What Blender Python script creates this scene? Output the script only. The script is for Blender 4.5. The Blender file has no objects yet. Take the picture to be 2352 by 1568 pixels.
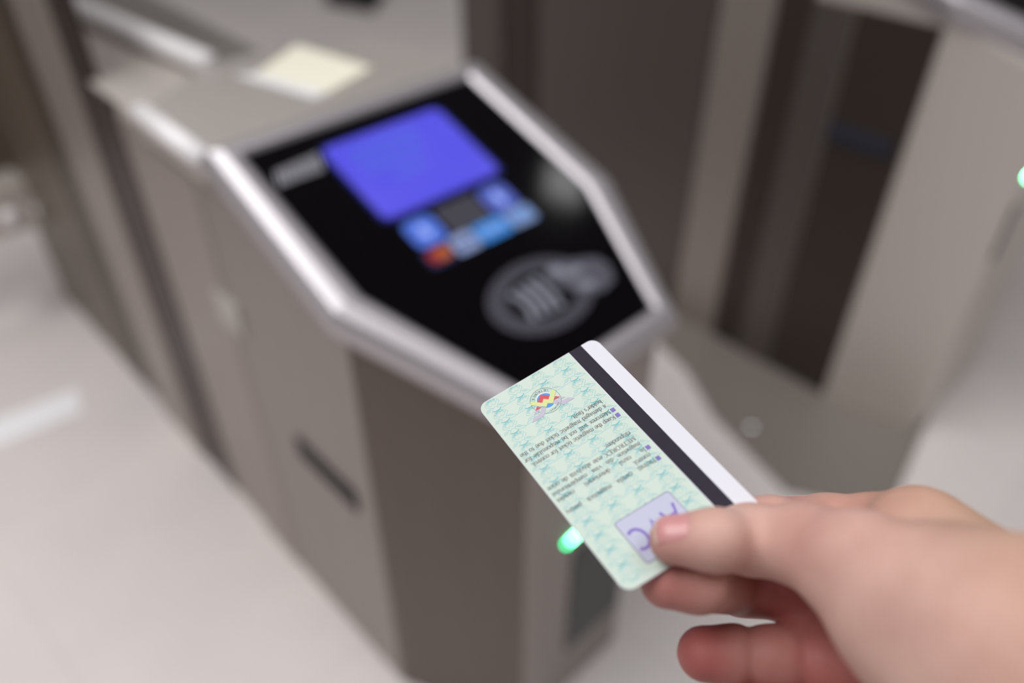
import bpy, bmesh, math, random
import numpy as np
from mathutils import Vector, Matrix

random.seed(7)
sc = bpy.context.scene
col = sc.collection
sc.view_settings.view_transform = 'Standard'
sc.view_settings.look = 'None'
sc.view_settings.exposure = 0.0

# ------------------------------------------------------------------ camera
FPX, CX, CY, CAMH = 1850.0, 1176.0, 784.0, 1.10
PITCH = 0.68322
cam_data = bpy.data.cameras.new('camera')
cam = bpy.data.objects.new('camera', cam_data)
col.objects.link(cam)
cam.location = (0, 0, CAMH)
cam.rotation_euler = (math.pi / 2 - PITCH, 0, 0)
cam_data.sensor_width = 36.0
cam_data.lens = FPX * 36.0 / 2352.0
cam_data.clip_start = 0.01
cam_data.dof.use_dof = True
cam_data.dof.focus_distance = 0.279
cam_data.dof.aperture_fstop = cam_data.lens / 9.2
sc.camera = cam
cp, sp = math.cos(PITCH), math.sin(PITCH)
# rows: camera right, camera down, camera forward, in world axes
RC = np.array([[1, 0, 0], [0, -sp, -cp], [0, cp, -sp]], float)


def cw(c):
    """camera-axes point in millimetres (right, down, forward) -> world metres"""
    c = np.asarray(c, float) / 1000.0
    return c @ RC + np.array([0, 0, CAMH])


# ------------------------------------------------------------------ helpers
def lin(c):
    return tuple((v / 255 / 12.92) if v / 255 <= 0.04045 else ((v / 255 + 0.055) / 1.055) ** 2.4 for v in c)


def mat(name, rgb, rough=0.5, metal=0.0, spec=0.5, emit=None, estr=0.0, sss=0.0, noise=0.0, nscale=40.0,
        stretch=None, coat=0.0):
    m = bpy.data.materials.new(name)
    m.use_nodes = True
    nt = m.node_tree
    b = nt.nodes['Principled BSDF']
    c = lin(rgb)
    b.inputs['Base Color'].default_value = (*c, 1)
    b.inputs['Roughness'].default_value = rough
    b.inputs['Metallic'].default_value = metal
    b.inputs['Specular IOR Level'].default_value = spec
    b.inputs['Coat Weight'].default_value = coat
    if emit:
        b.inputs['Emission Color'].default_value = (*lin(emit), 1)
        b.inputs['Emission Strength'].default_value = estr
    if noise > 0:
        tc = nt.nodes.new('ShaderNodeTexCoord')
        mp = nt.nodes.new('ShaderNodeMapping')
        mp.inputs['Scale'].default_value = stretch or (1, 1, 1)
        nz = nt.nodes.new('ShaderNodeTexNoise')
        nz.inputs['Scale'].default_value = nscale
        nz.inputs['Detail'].default_value = 4
        mx = nt.nodes.new('ShaderNodeMix')
        mx.data_type = 'RGBA'
        mx.inputs[6].default_value = (*[v * (1 - noise) for v in c], 1)
        mx.inputs[7].default_value = (*[min(1, v * (1 + noise)) for v in c], 1)
        nt.links.new(tc.outputs['Object'], mp.inputs['Vector'])
        nt.links.new(mp.outputs['Vector'], nz.inputs['Vector'])
        nt.links.new(nz.outputs['Fac'], mx.inputs[0])
        nt.links.new(mx.outputs[2], b.inputs['Base Color'])
    return m


def new_obj(name, bm, m=None, parent=None, smooth=False, bevel=0.0, seg=2):
    me = bpy.data.meshes.new(name)
    bmesh.ops.recalc_face_normals(bm, faces=bm.faces)
    bm.to_mesh(me)
    bm.free()
    return link_mesh(name, me, m, parent, smooth, bevel, seg)


def link_mesh(name, me, m=None, parent=None, smooth=False, bevel=0.0, seg=2):
    o = bpy.data.objects.new(name, me)
    col.objects.link(o)
    if m:
        for mm in (m if isinstance(m, (list, tuple)) else [m]):
            me.materials.append(mm)
    if parent:
        o.parent = parent
    if smooth:
        for p in me.polygons:
            p.use_smooth = True
    if bevel > 0:
        md = o.modifiers.new('bevel', 'BEVEL')
        md.width = bevel
        md.segments = seg
        md.limit_method = 'ANGLE'
        md.angle_limit = math.radians(25)
    return o


def empty(name, loc, rz=0.0):
    o = bpy.data.objects.new(name, None)
    col.objects.link(o)
    o.location = loc
    o.rotation_euler = (0, 0, rz)
    return o


def tag(o, label=None, cat=None, group=None, kind=None):
    if label: o['label'] = label
    if cat: o['category'] = cat
    if group: o['group'] = group
    if kind: o['kind'] = kind
    return o


def prism(bm, poly, zb, zt):
    """closed prism over a plan polygon; zb / zt constants or functions of (x, y)"""
    f = lambda z, x, y: z(x, y) if callable(z) else z
    lo = [bm.verts.new((x, y, f(zb, x, y))) for x, y in poly]
    hi = [bm.verts.new((x, y, f(zt, x, y))) for x, y in poly]
    n = len(poly)
    bm.faces.new(lo[::-1])
    bm.faces.new(hi)
    for i in range(n):
        j = (i + 1) % n
        bm.faces.new((lo[i], lo[j], hi[j], hi[i]))


def boxb(bm, x0, x1, y0, y1, z0, z1):
    prism(bm, [(x0, y0), (x1, y0), (x1, y1), (x0, y1)], z0, z1)


def tube(bm, pts, r, n=16, closed_ends=True):
    pts = [Vector(p) for p in pts]
    rings = []
    for i, p in enumerate(pts):
        d = (pts[min(i + 1, len(pts) - 1)] - pts[max(i - 1, 0)]).normalized()
        a = d.orthogonal().normalized() if not rings else None
        if a is None:
            a = (prev - d * prev.dot(d)).normalized()
        prev = a
        b = d.cross(a)
        rings.append([bm.verts.new(p + (a * math.cos(t) + b * math.sin(t)) * r)
                      for t in [2 * math.pi * k / n for k in range(n)]])
    for i in range(len(rings) - 1):
        for k in range(n):
            bm.faces.new((rings[i][k], rings[i][(k + 1) % n], rings[i + 1][(k + 1) % n], rings[i + 1][k]))
    bm.faces.new(rings[0][::-1])
    bm.faces.new(rings[-1])


def dome(bm, c, nrm, r, h, n=20, m=6):
    nrm = Vector(nrm).normalized()
    a = nrm.orthogonal().normalized()
    b = nrm.cross(a)
    c = Vector(c)
    prev = None
    for i in range(m):
        t = math.pi / 2 * i / m
        ring = [bm.verts.new(c + (a * math.cos(p) + b * math.sin(p)) * r * math.cos(t) + nrm * h * math.sin(t))
                for p in [2 * math.pi * k / n for k in range(n)]]
        if prev:
            for k in range(n):
                bm.faces.new((prev[k], prev[(k + 1) % n], ring[(k + 1) % n], ring[k]))
        else:
            bm.faces.new(ring[::-1])
        prev = ring
    top = bm.verts.new(c + nrm * h)
    for k in range(n):
        bm.faces.new((prev[k], prev[(k + 1) % n], top))


# ------------------------------------------------------------------ materials
BR = (1, 1, 60)
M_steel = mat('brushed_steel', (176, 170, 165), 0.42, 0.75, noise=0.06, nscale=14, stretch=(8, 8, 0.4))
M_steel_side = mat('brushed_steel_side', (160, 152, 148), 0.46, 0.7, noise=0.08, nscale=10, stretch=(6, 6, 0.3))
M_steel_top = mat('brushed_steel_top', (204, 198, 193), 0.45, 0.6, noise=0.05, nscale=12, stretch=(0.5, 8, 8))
M_frame = mat('satin_aluminium', (188, 184, 189), 0.4, 0.65)
M_glint = mat('glint_white_steel', (250, 248, 250), 0.36, 0.0)  # near-white, non-metal: the steel's highlight is put into its colour
M_brown = mat('bronze_brown_panel', (112, 101, 90), 0.42, 0.45, noise=0.12, nscale=6, stretch=(3, 3, 0.5))
M_dark = mat('dark_brown_panel', (66, 56, 51), 0.45, 0.35)
M_mid = mat('taupe_steel_strip', (164, 154, 148), 0.42, 0.5)
M_dkbrown = mat('dark_bronze_panel', (80, 69, 60), 0.42, 0.4)
M_tan = mat('brown_steel_strip', (102, 94, 90), 0.42, 0.5)
M_cham = mat('shaded_brushed_steel', (110, 100, 94), 0.46, 0.65, noise=0.08, nscale=10, stretch=(6, 6, 0.3))  # side steel with the chamfer's shade put into its colour
M_light = mat('light_steel', (216, 208, 202), 0.45, 0.5)
M_black = mat('black_slot', (15, 15, 19), 0.5, spec=0.2)
M_glass = mat('black_glass', (5, 4, 7), 0.09, 0.0, spec=0.14)
M_window = mat('dark_window', (28, 40, 42), 0.3)
M_greyprint = mat('grey_print', (64, 63, 74), 0.4)
M_greyprint2 = mat('light_grey_print', (132, 134, 148), 0.4)
M_greyprint3 = mat('mid_grey_print', (84, 84, 96), 0.4)
M_white_print = mat('pale_print', (186, 186, 196), 0.4)
M_ledgreen = mat('green_lamp', (0, 200, 120), 0.4, emit=(120, 255, 180), estr=36.0)
M_leddim = mat('dim_green_lamp', (0, 200, 120), 0.4, emit=(0, 255, 160), estr=15.0)
M_floor = None

# ------------------------------------------------------------------ setting: floor
def floor_material():
    m = mat('polished_stone_floor', (204, 199, 198), 0.28, 0.0, spec=0.45)
    nt = m.node_tree
    b = nt.nodes['Principled BSDF']
    tc = nt.nodes.new('ShaderNodeTexCoord')
    nz = nt.nodes.new('ShaderNodeTexNoise')
    nz.inputs['Scale'].default_value = 5.0
    nz.inputs['Detail'].default_value = 8
    sp_ = nt.nodes.new('ShaderNodeTexNoise')
    sp_.inputs['Scale'].default_value = 160.0
    br = nt.nodes.new('ShaderNodeTexBrick')
    br.offset = 0.0
    br.inputs['Scale'].default_value = 1.0
    br.inputs['Brick Width'].default_value = 0.6
    br.inputs['Row Height'].default_value = 0.6
    br.inputs['Mortar Size'].default_value = 0.004
    br.inputs['Color1'].default_value = (1, 1, 1, 1)
    br.inputs['Color2'].default_value = (0.94, 0.94, 0.95, 1)
    br.inputs['Mortar'].default_value = (0.95, 0.945, 0.94, 1)
    mp = nt.nodes.new('ShaderNodeMapping')
    mp.inputs['Rotation'].default_value = (0, 0, -0.8146)
    mx = nt.nodes.new('ShaderNodeMix')
    mx.data_type = 'RGBA'
    mx.inputs[6].default_value = (*lin((216, 210, 209)), 1)
    mx.inputs[7].default_value = (*lin((236, 228, 225)), 1)
    add = nt.nodes.new('ShaderNodeMath')
    add.operation = 'MULTIPLY_ADD'
    add.inputs[1].default_value = 0.25
    mul = nt.nodes.new('ShaderNodeMix')
    mul.data_type = 'RGBA'
    mul.blend_type = 'MULTIPLY'
    mul.inputs[0].default_value = 1.0
    nt.links.new(tc.outputs['Object'], nz.inputs['Vector'])
    nt.links.new(tc.outputs['Object'], sp_.inputs['Vector'])
    nt.links.new(tc.outputs['Object'], mp.inputs['Vector'])
    nt.links.new(mp.outputs['Vector'], br.inputs['Vector'])
    nt.links.new(sp_.outputs['Fac'], add.inputs[0])
    nt.links.new(nz.outputs['Fac'], add.inputs[2])
    nt.links.new(add.outputs[0], mx.inputs[0])
    nt.links.new(mx.outputs[2], mul.inputs[6])
    nt.links.new(br.outputs['Color'], mul.inputs[7])
    nt.links.new(mul.outputs[2], b.inputs['Base Color'])
    return m


bm = bmesh.new()
boxb(bm, -9, 9, -5, 13, -0.05, 0.0)
fl = new_obj('floor', bm, floor_material())
tag(fl, kind='structure')

# ------------------------------------------------------------------ ticket gates
YAW = -0.814568
TILT = 0.344919
AH = Vector((math.cos(YAW), math.sin(YAW), 0))       # towards the passenger
BV = Vector((-math.sin(YAW), math.cos(YAW), 0))      # across the gate
TT = math.tan(TILT)
G1 = Vector((-0.1591, 0.8387, 0))


def panel_pt(s, v, h, z0):
    """s down the sloping reader, v across, h above its glass (gate-local)"""
    ct, st = math.cos(TILT), math.sin(TILT)
    return Vector((s * ct + h * st, v, z0 - s * st + h * ct))


def flat_shape(bm, loops, z0, h, mi=0, thick=0.0):
    """fill polygons on the reader plane"""
    for lp in loops:
        vs = [bm.verts.new(panel_pt(s, v, h, z0)) for s, v in lp]
        f = bm.faces.new(vs)
        f.material_index = mi


def rrect(s0, s1, v0, v1, r, n=5):
    out = []
    for cs, cv, a0 in ((s1 - r, v1 - r, 0), (s0 + r, v1 - r, 90), (s0 + r, v0 + r, 180), (s1 - r, v0 + r, 270)):
        for k in range(n + 1):
            a = math.radians(a0 + 90 * k / n)
            out.append((cs + r * math.cos(a), cv + r * math.sin(a)))
    return out


def ell(cs, cv, rs, rv, n=40):
    return [(cs + rs * math.cos(2 * math.pi * k / n), cv + rv * math.sin(2 * math.pi * k / n)) for k in range(n)]


def ring_strip(bm, cs, cv, r0, r1, z0, h, a0=0.0, a1=2 * math.pi, n=64, mi=0):
    """band between two ellipses (rs, rv)"""
    prev = None
    for k in range(n + 1):
        a = a0 + (a1 - a0) * k / n
        p = bm.verts.new(panel_pt(cs + r0[0] * math.cos(a), cv + r0[1] * math.sin(a), h, z0))
        q = bm.verts.new(panel_pt(cs + r1[0] * math.cos(a), cv + r1[1] * math.sin(a), h, z0))
        if prev:
            bm.faces.new((prev[0], prev[1], q, p)).material_index = mi
        prev = (p, q)


def em(name, rgb, s, base=None):
    return mat(name, base or (4, 4, 6), 0.3, emit=rgb, estr=s)


def screen_material():
    m = em('blue_screen', (88, 82, 236), 0.95)
    nt = m.node_tree
    b = nt.nodes['Principled BSDF']
    tc = nt.nodes.new('ShaderNodeTexCoord')
    nz = nt.nodes.new('ShaderNodeTexNoise')
    nz.inputs['Scale'].default_value = 14
    nz.inputs['Detail'].default_value = 1
    mx = nt.nodes.new('ShaderNodeMix')
    mx.data_type = 'RGBA'
    mx.inputs[6].default_value = (*lin((80, 78, 232)), 1)
    mx.inputs[7].default_value = (*lin((100, 94, 240)), 1)
    nt.links.new(tc.outputs['Object'], nz.inputs['Vector'])
    nt.links.new(nz.outputs['Fac'], mx.inputs[0])
    nt.links.new(mx.outputs[2], b.inputs['Emission Color'])
    return m


M_screen = screen_material()
M_scrtext = em('pale_blue_screen_lines', (84, 104, 226), 0.95)
M_scredge = em('dark_blue_screen_edge', (8, 18, 96), 0.7)
M_pictoL = em('lit_blue_pictogram', (84, 122, 232), 0.85)
M_pictoC = em('pale_lit_arrow', (150, 172, 250), 1.0)
M_pictoR = em('dim_blue_pictogram', (90, 108, 214), 0.75)
M_red = em('red_disc', (190, 44, 44), 0.55)
M_orange = em('orange_disc', (226, 116, 52), 0.55)
M_pale = em('pale_blue_logo', (160, 178, 228), 0.75)
M_sky = em('sky_blue_logo', (60, 140, 226), 0.95)
M_ice = em('ice_blue_logo', (140, 166, 218), 0.75)
M_navy = em('navy_plate', (40, 46, 92), 0.6)


def make_gate(origin, z0, label, panels, tall, detail):
    g = empty('ticket_gate', origin, YAW)
    tag(g, label, 'ticket gate', 'metro ticket gates')
    zt = z0 - 0.004
    slope = lambda x, y, d=0.034: z0 - max(0.0, x) * TT - d
    W = 0.172
    # body: pointed plan under the head
    bm = bmesh.new()
    xs = [-0.272, -0.188, 0.0, 0.188, 0.352]
    ys = [0.052, W, W, W, 0.094 if tall else 0.135]
    top_l, top_r, bot_l, bot_r = [], [], [], []
    for x, y in zip(xs, ys):
        z = slope(x, 0)
        top_l.append(bm.verts.new((x, -y, z)))
        top_r.append(bm.verts.new((x, y, z)))
        bot_l.append(bm.verts.new((x, -y, 0)))
        bot_r.append(bm.verts.new((x, y, 0)))
    for i in range(4):
        fc = bm.faces.new((bot_l[i], bot_l[i + 1], top_l[i + 1], top_l[i]))
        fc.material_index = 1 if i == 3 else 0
        bm.faces.new((bot_r[i + 1], bot_r[i], top_r[i], top_r[i + 1]))
        bm.faces.new((top_l[i], top_l[i + 1], top_r[i + 1], top_r[i]))
        bm.faces.new((bot_r[i], bot_r[i + 1], bot_l[i + 1], bot_l[i]))
    bm.faces.new((bot_r[0], bot_l[0], top_l[0], top_r[0]))
    bm.faces.new((bot_l[4], bot_r[4], top_r[4], top_l[4]))
    new_obj('body', bm, [M_steel_side, M_cham] if tall else [M_light, M_light], g, bevel=0.004)  # light-dependent tone put into colour: dark left chamfer, pale second gate
    # level steel top behind the reader
    bm = bmesh.new()
    prism(bm, [(-0.026, -0.184), (-0.026, 0.184), (-0.186, 0.182), (-0.268, 0.058), (-0.268, -0.058), (-0.186, -0.182)],
          zt - 0.028, zt)
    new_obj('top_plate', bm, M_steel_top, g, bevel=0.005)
    for sgn in (-1,):
        bm = bmesh.new()
        tube(bm, [(-0.030, sgn * 0.177, zt - 0.001), (-0.184, sgn * 0.174, zt - 0.001)], 0.0115)
        new_obj('edge_trim', bm, M_glint, g, smooth=True)
    # narrow middle section with a round rail along each top edge
    bm = bmesh.new()
    boxb(bm, -1.0, -0.266, -0.052, 0.052, 0.0, zt - 0.022)
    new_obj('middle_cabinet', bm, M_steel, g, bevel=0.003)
    for sgn in (-1,):
        bm = bmesh.new()
        tube(bm, [(-0.276, sgn * 0.048, zt - 0.002), (-0.98, sgn * 0.112, zt - 0.002)], 0.0150)
        new_obj('handrail', bm, M_glint, g, smooth=True)
    bm = bmesh.new()
    boxb(bm, -1.0, -0.20, -W + 0.006, -0.05, 0.60, 0.712)
    new_obj('gap_infill', bm, M_light, g, bevel=0.003)  # added pale infill covering the shaded gap beside the middle cabinet
    # reader head: rim around the glass
    outer = [(-0.026, -0.180), (-0.026, 0.184), (0.208, 0.190), (0.390, 0.107), (0.390, -0.107), (0.208, -0.188)]
    inner = [(-0.001, -0.148), (-0.001, 0.148), (0.204, 0.150), (0.365, 0.089), (0.365, -0.089), (0.204, -0.150)]
    bm = bmesh.new()
    prof = [(0.10, -0.034), (0.10, -0.026), (0.0, -0.024), (0.0, -0.006), (0.16, 0.001), (0.5, 0.0045), (0.82, 0.0045), (1.0, -0.0005), (1.0, -0.008)]
    loops = []
    for t, h in prof:
        loops.append([bm.verts.new(panel_pt(o[0] + (i[0] - o[0]) * t, o[1] + (i[1] - o[1]) * t, h, z0))
                      for o, i in zip(outer, inner)])
    for a, b in zip(loops[:-1], loops[1:]):
        for k in range(6):
            bm.faces.new((a[k], a[(k + 1) % 6], b[(k + 1) % 6], b[k]))
    bm.faces.new(loops[0][::-1])
    hf = new_obj('reader_frame', bm, M_frame, g, bevel=0.003, seg=3)
    bm = bmesh.new()
    lo = [bm.verts.new(panel_pt(s, v, -0.006, z0)) for s, v in inner]
    hi = [bm.verts.new(panel_pt(s, v, -0.001, z0)) for s, v in inner]
    bm.faces.new(lo[::-1]); bm.faces.new(hi)
    for k in range(6):
        bm.faces.new((lo[k], lo[(k + 1) % 6], hi[(k + 1) % 6], hi[k]))
    gl = new_obj('reader_glass', bm, M_glass, g)
    tag(gl, 'black glossy glass of the reader')
    H = 0.0002
    bm = bmesh.new()
    flat_shape(bm, [rrect(0.0215, 0.1445, -0.081, 0.083, 0.012)], z0, H, 1)
    flat_shape(bm, [rrect(0.0260, 0.1390, -0.0760, 0.0780, 0.010)], z0, H + 0.0003, 0)
    for s, v0, v1 in ((0.045, -0.055, 0.035), (0.060, -0.058, 0.028), (0.075, -0.05, 0.02), (0.092, -0.03, 0.012)):
        flat_shape(bm, [rrect(s - 0.0035, s + 0.0035, v0, v1, 0.003)], z0, H + 0.0006, 2)
    tag(new_obj('screen', bm, [M_screen, M_scredge, M_scrtext], gl), 'lit blue screen')
    if detail:
        for v, mm, dm in ((-0.0505, M_pictoL, 1), (0.0485, M_pictoR, 0)):
            bm = bmesh.new()
            flat_shape(bm, [rrect(0.1505, 0.1875, v - 0.0185, v + 0.0185, 0.009)], z0, H, 0)
            flat_shape(bm, [[(0.160, v - 0.004), (0.160, v + 0.004), (0.170, v + 0.004), (0.170, v + 0.009), (0.180, v),
                             (0.170, v - 0.009), (0.170, v - 0.004)]], z0, H + 0.0003, 1)
            new_obj('pictogram', bm, [mm, M_pictoC], gl)
        bm = bmesh.new()
        flat_shape(bm, [rrect(0.150, 0.188, -0.0265, 0.0265, 0.003)], z0, H, 0)
        new_obj('status_plate', bm, [M_greyprint], gl)
        bm = bmesh.new()
        flat_shape(bm, [rrect(0.189, 0.213, -0.073, -0.041, 0.003)], z0, H, 2)
        flat_shape(bm, [ell(0.2005, -0.0615, 0.0085, 0.0085)], z0, H + 0.0003, 0)
        flat_shape(bm, [ell(0.2005, -0.0520, 0.0085, 0.0085)], z0, H + 0.0006, 1)
        new_obj('payment_logo', bm, [M_red, M_orange, M_navy], gl)
        for v0, v1, mm, bar in ((-0.039, -0.009, M_pale, M_navy), (-0.007, 0.034, M_sky, M_pale), (0.036, 0.070, M_ice, M_sky)):
            bm = bmesh.new()
            flat_shape(bm, [rrect(0.1885, 0.2125, v0, v1, 0.004)], z0, H, 0)
            flat_shape(bm, [rrect(0.1985, 0.2025, v0 + 0.004, v1 - 0.004, 0.0015)], z0, H + 0.0003, 1)
            new_obj('payment_logo', bm, [mm, bar], gl)
        # tap-here mark: oval band, hand holding a card, four waves
        bm = bmesh.new()
        ring_strip(bm, 0.2915, 0.0, (0.0275, 0.0410), (0.0425, 0.0630), z0, H, n=72)
        # four curved waves inside the oval, left of the hand
        for rr in (0.030, 0.041, 0.052, 0.063):
            ha = math.asin((0.015 + 0.10 * rr) / rr)
            ring_strip(bm, 0.2925, -0.053, (rr - 0.0034, rr - 0.0034), (rr + 0.0034, rr + 0.0034), z0, H + 0.0003,
                       math.pi / 2 - ha, math.pi / 2 + ha, 20, 1)
        # hand: fist, card and cuff
        flat_shape(bm, [[(0.276, 0.020), (0.268, 0.028), (0.270, 0.044), (0.276, 0.064), (0.286, 0.086), (0.300, 0.090), (0.318, 0.080),
                         (0.322, 0.060), (0.318, 0.044), (0.308, 0.034), (0.300, 0.026), (0.290, 0.020)]], z0, H + 0.0006, 2)
        flat_shape(bm, [[(0.274, 0.022), (0.270, 0.034), (0.280, 0.046), (0.284, 0.028)]], z0, H + 0.0009, 1)
        flat_shape(bm, [[(0.280, 0.036), (0.284, 0.060), (0.292, 0.062), (0.290, 0.036)]], z0, H + 0.0009, 1)
        flat_shape(bm, [[(0.300, 0.036), (0.304, 0.058), (0.314, 0.058), (0.310, 0.040)]], z0, H + 0.0009, 1)
        new_obj('contactless_mark', bm, [M_greyprint, M_greyprint2, M_greyprint3], gl)
        bm = bmesh.new()
        for k in range(9):
            v = -0.1365 + 0.0060 * k
            flat_shape(bm, [[(0.032 - k * 0.0004, v + 0.004), (0.032 - k * 0.0004, v + 0.0064), (0.052, v - 0.0016), (0.052, v - 0.004)]], z0, H, 0)
        new_obj('speaker_grille', bm, [M_white_print], gl)
    # side panels and strips (gate-local distance behind the reader edge, protrusion, height)
    for d0, d1, mm, nm, z1, out in panels:
        bm = bmesh.new()
        boxb(bm, -d1, -d0, -W - out, -W + 0.022 if d0 > 0.19 else -W + 0.004, 0.0, z1 if callable(z1) is False else z1)
        new_obj(nm, bm, mm, g, bevel=0.002)
    return g


T = 1.32
gate1 = make_gate(G1, 0.7376, 'grey steel ticket gate whose blue-screened black reader sits just behind the held card', [
    (0.192, 0.29, M_mid, 'side_panel', 0.70, -0.002), (0.292, 0.372, M_dark, 'side_panel', 0.71, 0.0), (0.374, 0.405, M_dark, 'side_panel', T, 0.0), (0.407, 0.57, M_mid, 'side_panel', T, 0.004), (0.572, 0.68, M_dkbrown, 'side_panel', T, -0.002), (0.682, 1.10, M_brown, 'side_panel', T, 0.0), (0.085, 0.188, M_mid, 'side_panel', 0.69, 0.002),
], True, True)
W = 0.172
# low side slot, on the left flank
bm = bmesh.new()
boxb(bm, 0.022, 0.152, -W - 0.003, -W + 0.004, 0.342, 0.378)
o_ = new_obj('ticket_slot', bm, M_black, gate1, bevel=0.002)
# small plate on the flank
bm = bmesh.new()
boxb(bm, -0.115, -0.055, -W - 0.004, -W + 0.002, 0.485, 0.535)
new_obj('flank_plate', bm, mat('flank_plate_steel', (196, 191, 185), 0.45, 0.4), gate1, bevel=0.002)
# lamp row and dark window on the end face
bm = bmesh.new()
boxb(bm, 0.350, 0.3545, -0.016, 0.088, 0.105, 0.318)
new_obj('display_window', bm, M_window, gate1, bevel=0.001)
for k in range(7):
    bm = bmesh.new()
    dome(bm, (0.352, -0.0285 + 0.0080 * k, 0.346 + 0.0010 * k), (1, 0, 0), 0.0027, 0.002, 12, 3)
    new_obj('indicator_lamp', bm, M_ledgreen if k else M_leddim, gate1, smooth=True)
# hinge bracket with two bolts low on the barrier housing
bm = bmesh.new()
boxb(bm, -1.16, -1.02, -W - 0.10, -W + 0.03, 0.225, 0.33)
brk = new_obj('hinge_bracket', bm, M_light, gate1, bevel=0.004)
for yy in (-0.158, -0.222):
    bm = bmesh.new()
    dome(bm, (-1.018, yy, 0.262), (1, 0, 0), 0.020, 0.012)
    new_obj('bolt', bm, M_glint, brk, smooth=True)
bm = bmesh.new()
boxb(bm, -1.105, -1.085, -0.62, -W, 0.30, 1.18)
new_obj('barrier_leaf', bm, M_brown, gate1, bevel=0.003)

G2 = G1 + BV * 0.972 + AH * 0.105
gate2 = make_gate(G2, 0.835, 'second steel ticket gate across the passage, its reader cut off by the upper right corner', [
    (-0.182, -0.05, M_dark, 'side_panel', 0.72, 0.002), (-0.048, 0.02, M_tan, 'side_panel', 0.72, 0.006), (0.022, 0.085, M_dark, 'side_panel', 0.74, 0.002),  # reflections along this flank are put into the strip colours
    (0.087, 0.19, M_mid, 'side_panel', 0.75, 0.006), (0.195, 0.64, M_tan, 'side_panel', 0.76, 0.0),
    (0.642, 0.75, M_dark, 'side_panel', 0.76, 0.002), (0.752, 0.89, M_tan, 'side_panel', 0.76, 0.006),
], False, False)
def floor_pt(px, py):
    r = np.array([(px - CX) / FPX, (py - CY) / FPX, 1.0]) @ RC
    t = -CAMH / r[2]
    return Vector((r[0] * t, r[1] * t, 0))


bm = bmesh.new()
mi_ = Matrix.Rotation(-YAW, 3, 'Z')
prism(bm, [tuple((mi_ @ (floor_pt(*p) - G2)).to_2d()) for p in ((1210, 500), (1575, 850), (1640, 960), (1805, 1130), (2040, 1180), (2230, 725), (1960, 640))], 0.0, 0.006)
bp = new_obj('dark_floor_slab', bm, mat('taupe_floor_slab', (138, 130, 124), 0.5, 0.2), gate2, bevel=0.001)  # thin slab put in to darken this zone of the passage floor
bm = bmesh.new()
bq = mi_ @ (floor_pt(1725, 985) - G2)
dome(bm, (bq.x, bq.y, 0.006), (0, 0, 1), 0.012, 0.008, 20, 8)
new_obj('bolt', bm, mat('bright_steel_bolt', (235, 235, 235), 0.1, 0.95), bp, smooth=True)
bm = bmesh.new()
boxb(bm, 0.055, 0.165, -W - 0.008, -W + 0.0, 0.508, 0.540)
sl = new_obj('ticket_slot', bm, mat('blue_black_slot', (44, 46, 58), 0.4), gate2, bevel=0.002)
bm = bmesh.new()
boxb(bm, 0.350, 0.3545, -0.132, -0.118, 0.385, 0.485)
new_obj('display_window', bm, M_black, gate2, bevel=0.001)
for k in range(4):
    bm = bmesh.new()
    dome(bm, (0.352, -0.127 + 0.009 * k, 0.532), (1, 0, 0), 0.0042, 0.003, 12, 3)
    new_obj('indicator_lamp', bm, M_ledgreen, gate2, smooth=True)

# ------------------------------------------------------------------ small loose things
def gate_world(d, v, z=0.0):
    return G1 - AH * d + BV * v + Vector((0, 0, z))


def slab(name, pts, z0, z1, m, bevel=0.0008, parent=None):
    bm = bmesh.new()
    prism(bm, [(p.x, p.y) for p in pts], z0, z1)
    return new_obj(name, bm, m, parent, bevel=bevel)


ztop = 0.7336
tk = empty('paper_ticket', gate_world(0.165, 0.03, ztop), 0)
tag(tk, 'pale yellow ticket with a white edge lying on the steel top behind the reader', 'ticket')
M_ytk = mat('pale_yellow_paper', (244, 241, 222), 0.6, noise=0.04, nscale=30)
M_wtk = mat('white_ticket_edge', (236, 237, 240), 0.5)


def quad_slab(name, pix, z0, z1, m, parent):
    pts = [gate_world(d, v) - tk.location for d, v in pix]
    bm = bmesh.new()
    prism(bm, [(p.x, p.y) for p in pts], z0, z1)
    return new_obj(name, bm, m, parent, bevel=0.0004)


quad_slab('paper', [(0.196, -0.024), (0.250, 0.066), (0.116, 0.090), (0.086, 0.006)], 0.0, 0.0012, M_ytk, tk)
quad_slab('white_strip', [(0.208, -0.044), (0.1965, -0.0245), (0.0865, 0.0055), (0.082, -0.014)], 0.0, 0.0014, M_wtk, tk)

mk = slab('floor_marking', [gate_world(d, v) for d, v in ((0.756, -0.275), (0.784, -0.52), (0.706, -0.535), (0.682, -0.293))], 0.0005, 0.002,
          mat('white_floor_tape', (250, 250, 254), 0.5))
tag(mk, 'short white strip of tape stuck on the pale floor in the left passage', 'floor marking', kind='thing')

def floor_poly(px):
    return [floor_pt(*p) for p in px]


mt = slab('floor_mat', floor_poly([(735, -40), (752, 12), (858, 30), (890, -14)]), 0.0005, 0.012, mat('black_rubber', (34, 32, 31), 0.7))
tag(mt, 'dark rubber mat on the floor beyond the steel top, at the upper edge', 'mat', kind='thing')

# ------------------------------------------------------------------ the held card
CARD_W, CARD_H = 54.0, 85.6
PX = [(1365, 775), (1096, 933), (1438.4, 1363), (1755, 1167)]
DEP = [295.93, 280.69, 227.77, 243.0]
CC = [np.array([(x - CX) / FPX * d, (y - CY) / FPX * d, d]) for (x, y), d in zip(PX, DEP)]
_n = np.cross(CC[1] - CC[0], CC[3] - CC[0])
CN = _n / np.linalg.norm(_n)
if CN[2] > 0: CN = -CN
CCEN = sum(CC) / 4
CN0 = float(CN @ CCEN)


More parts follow.
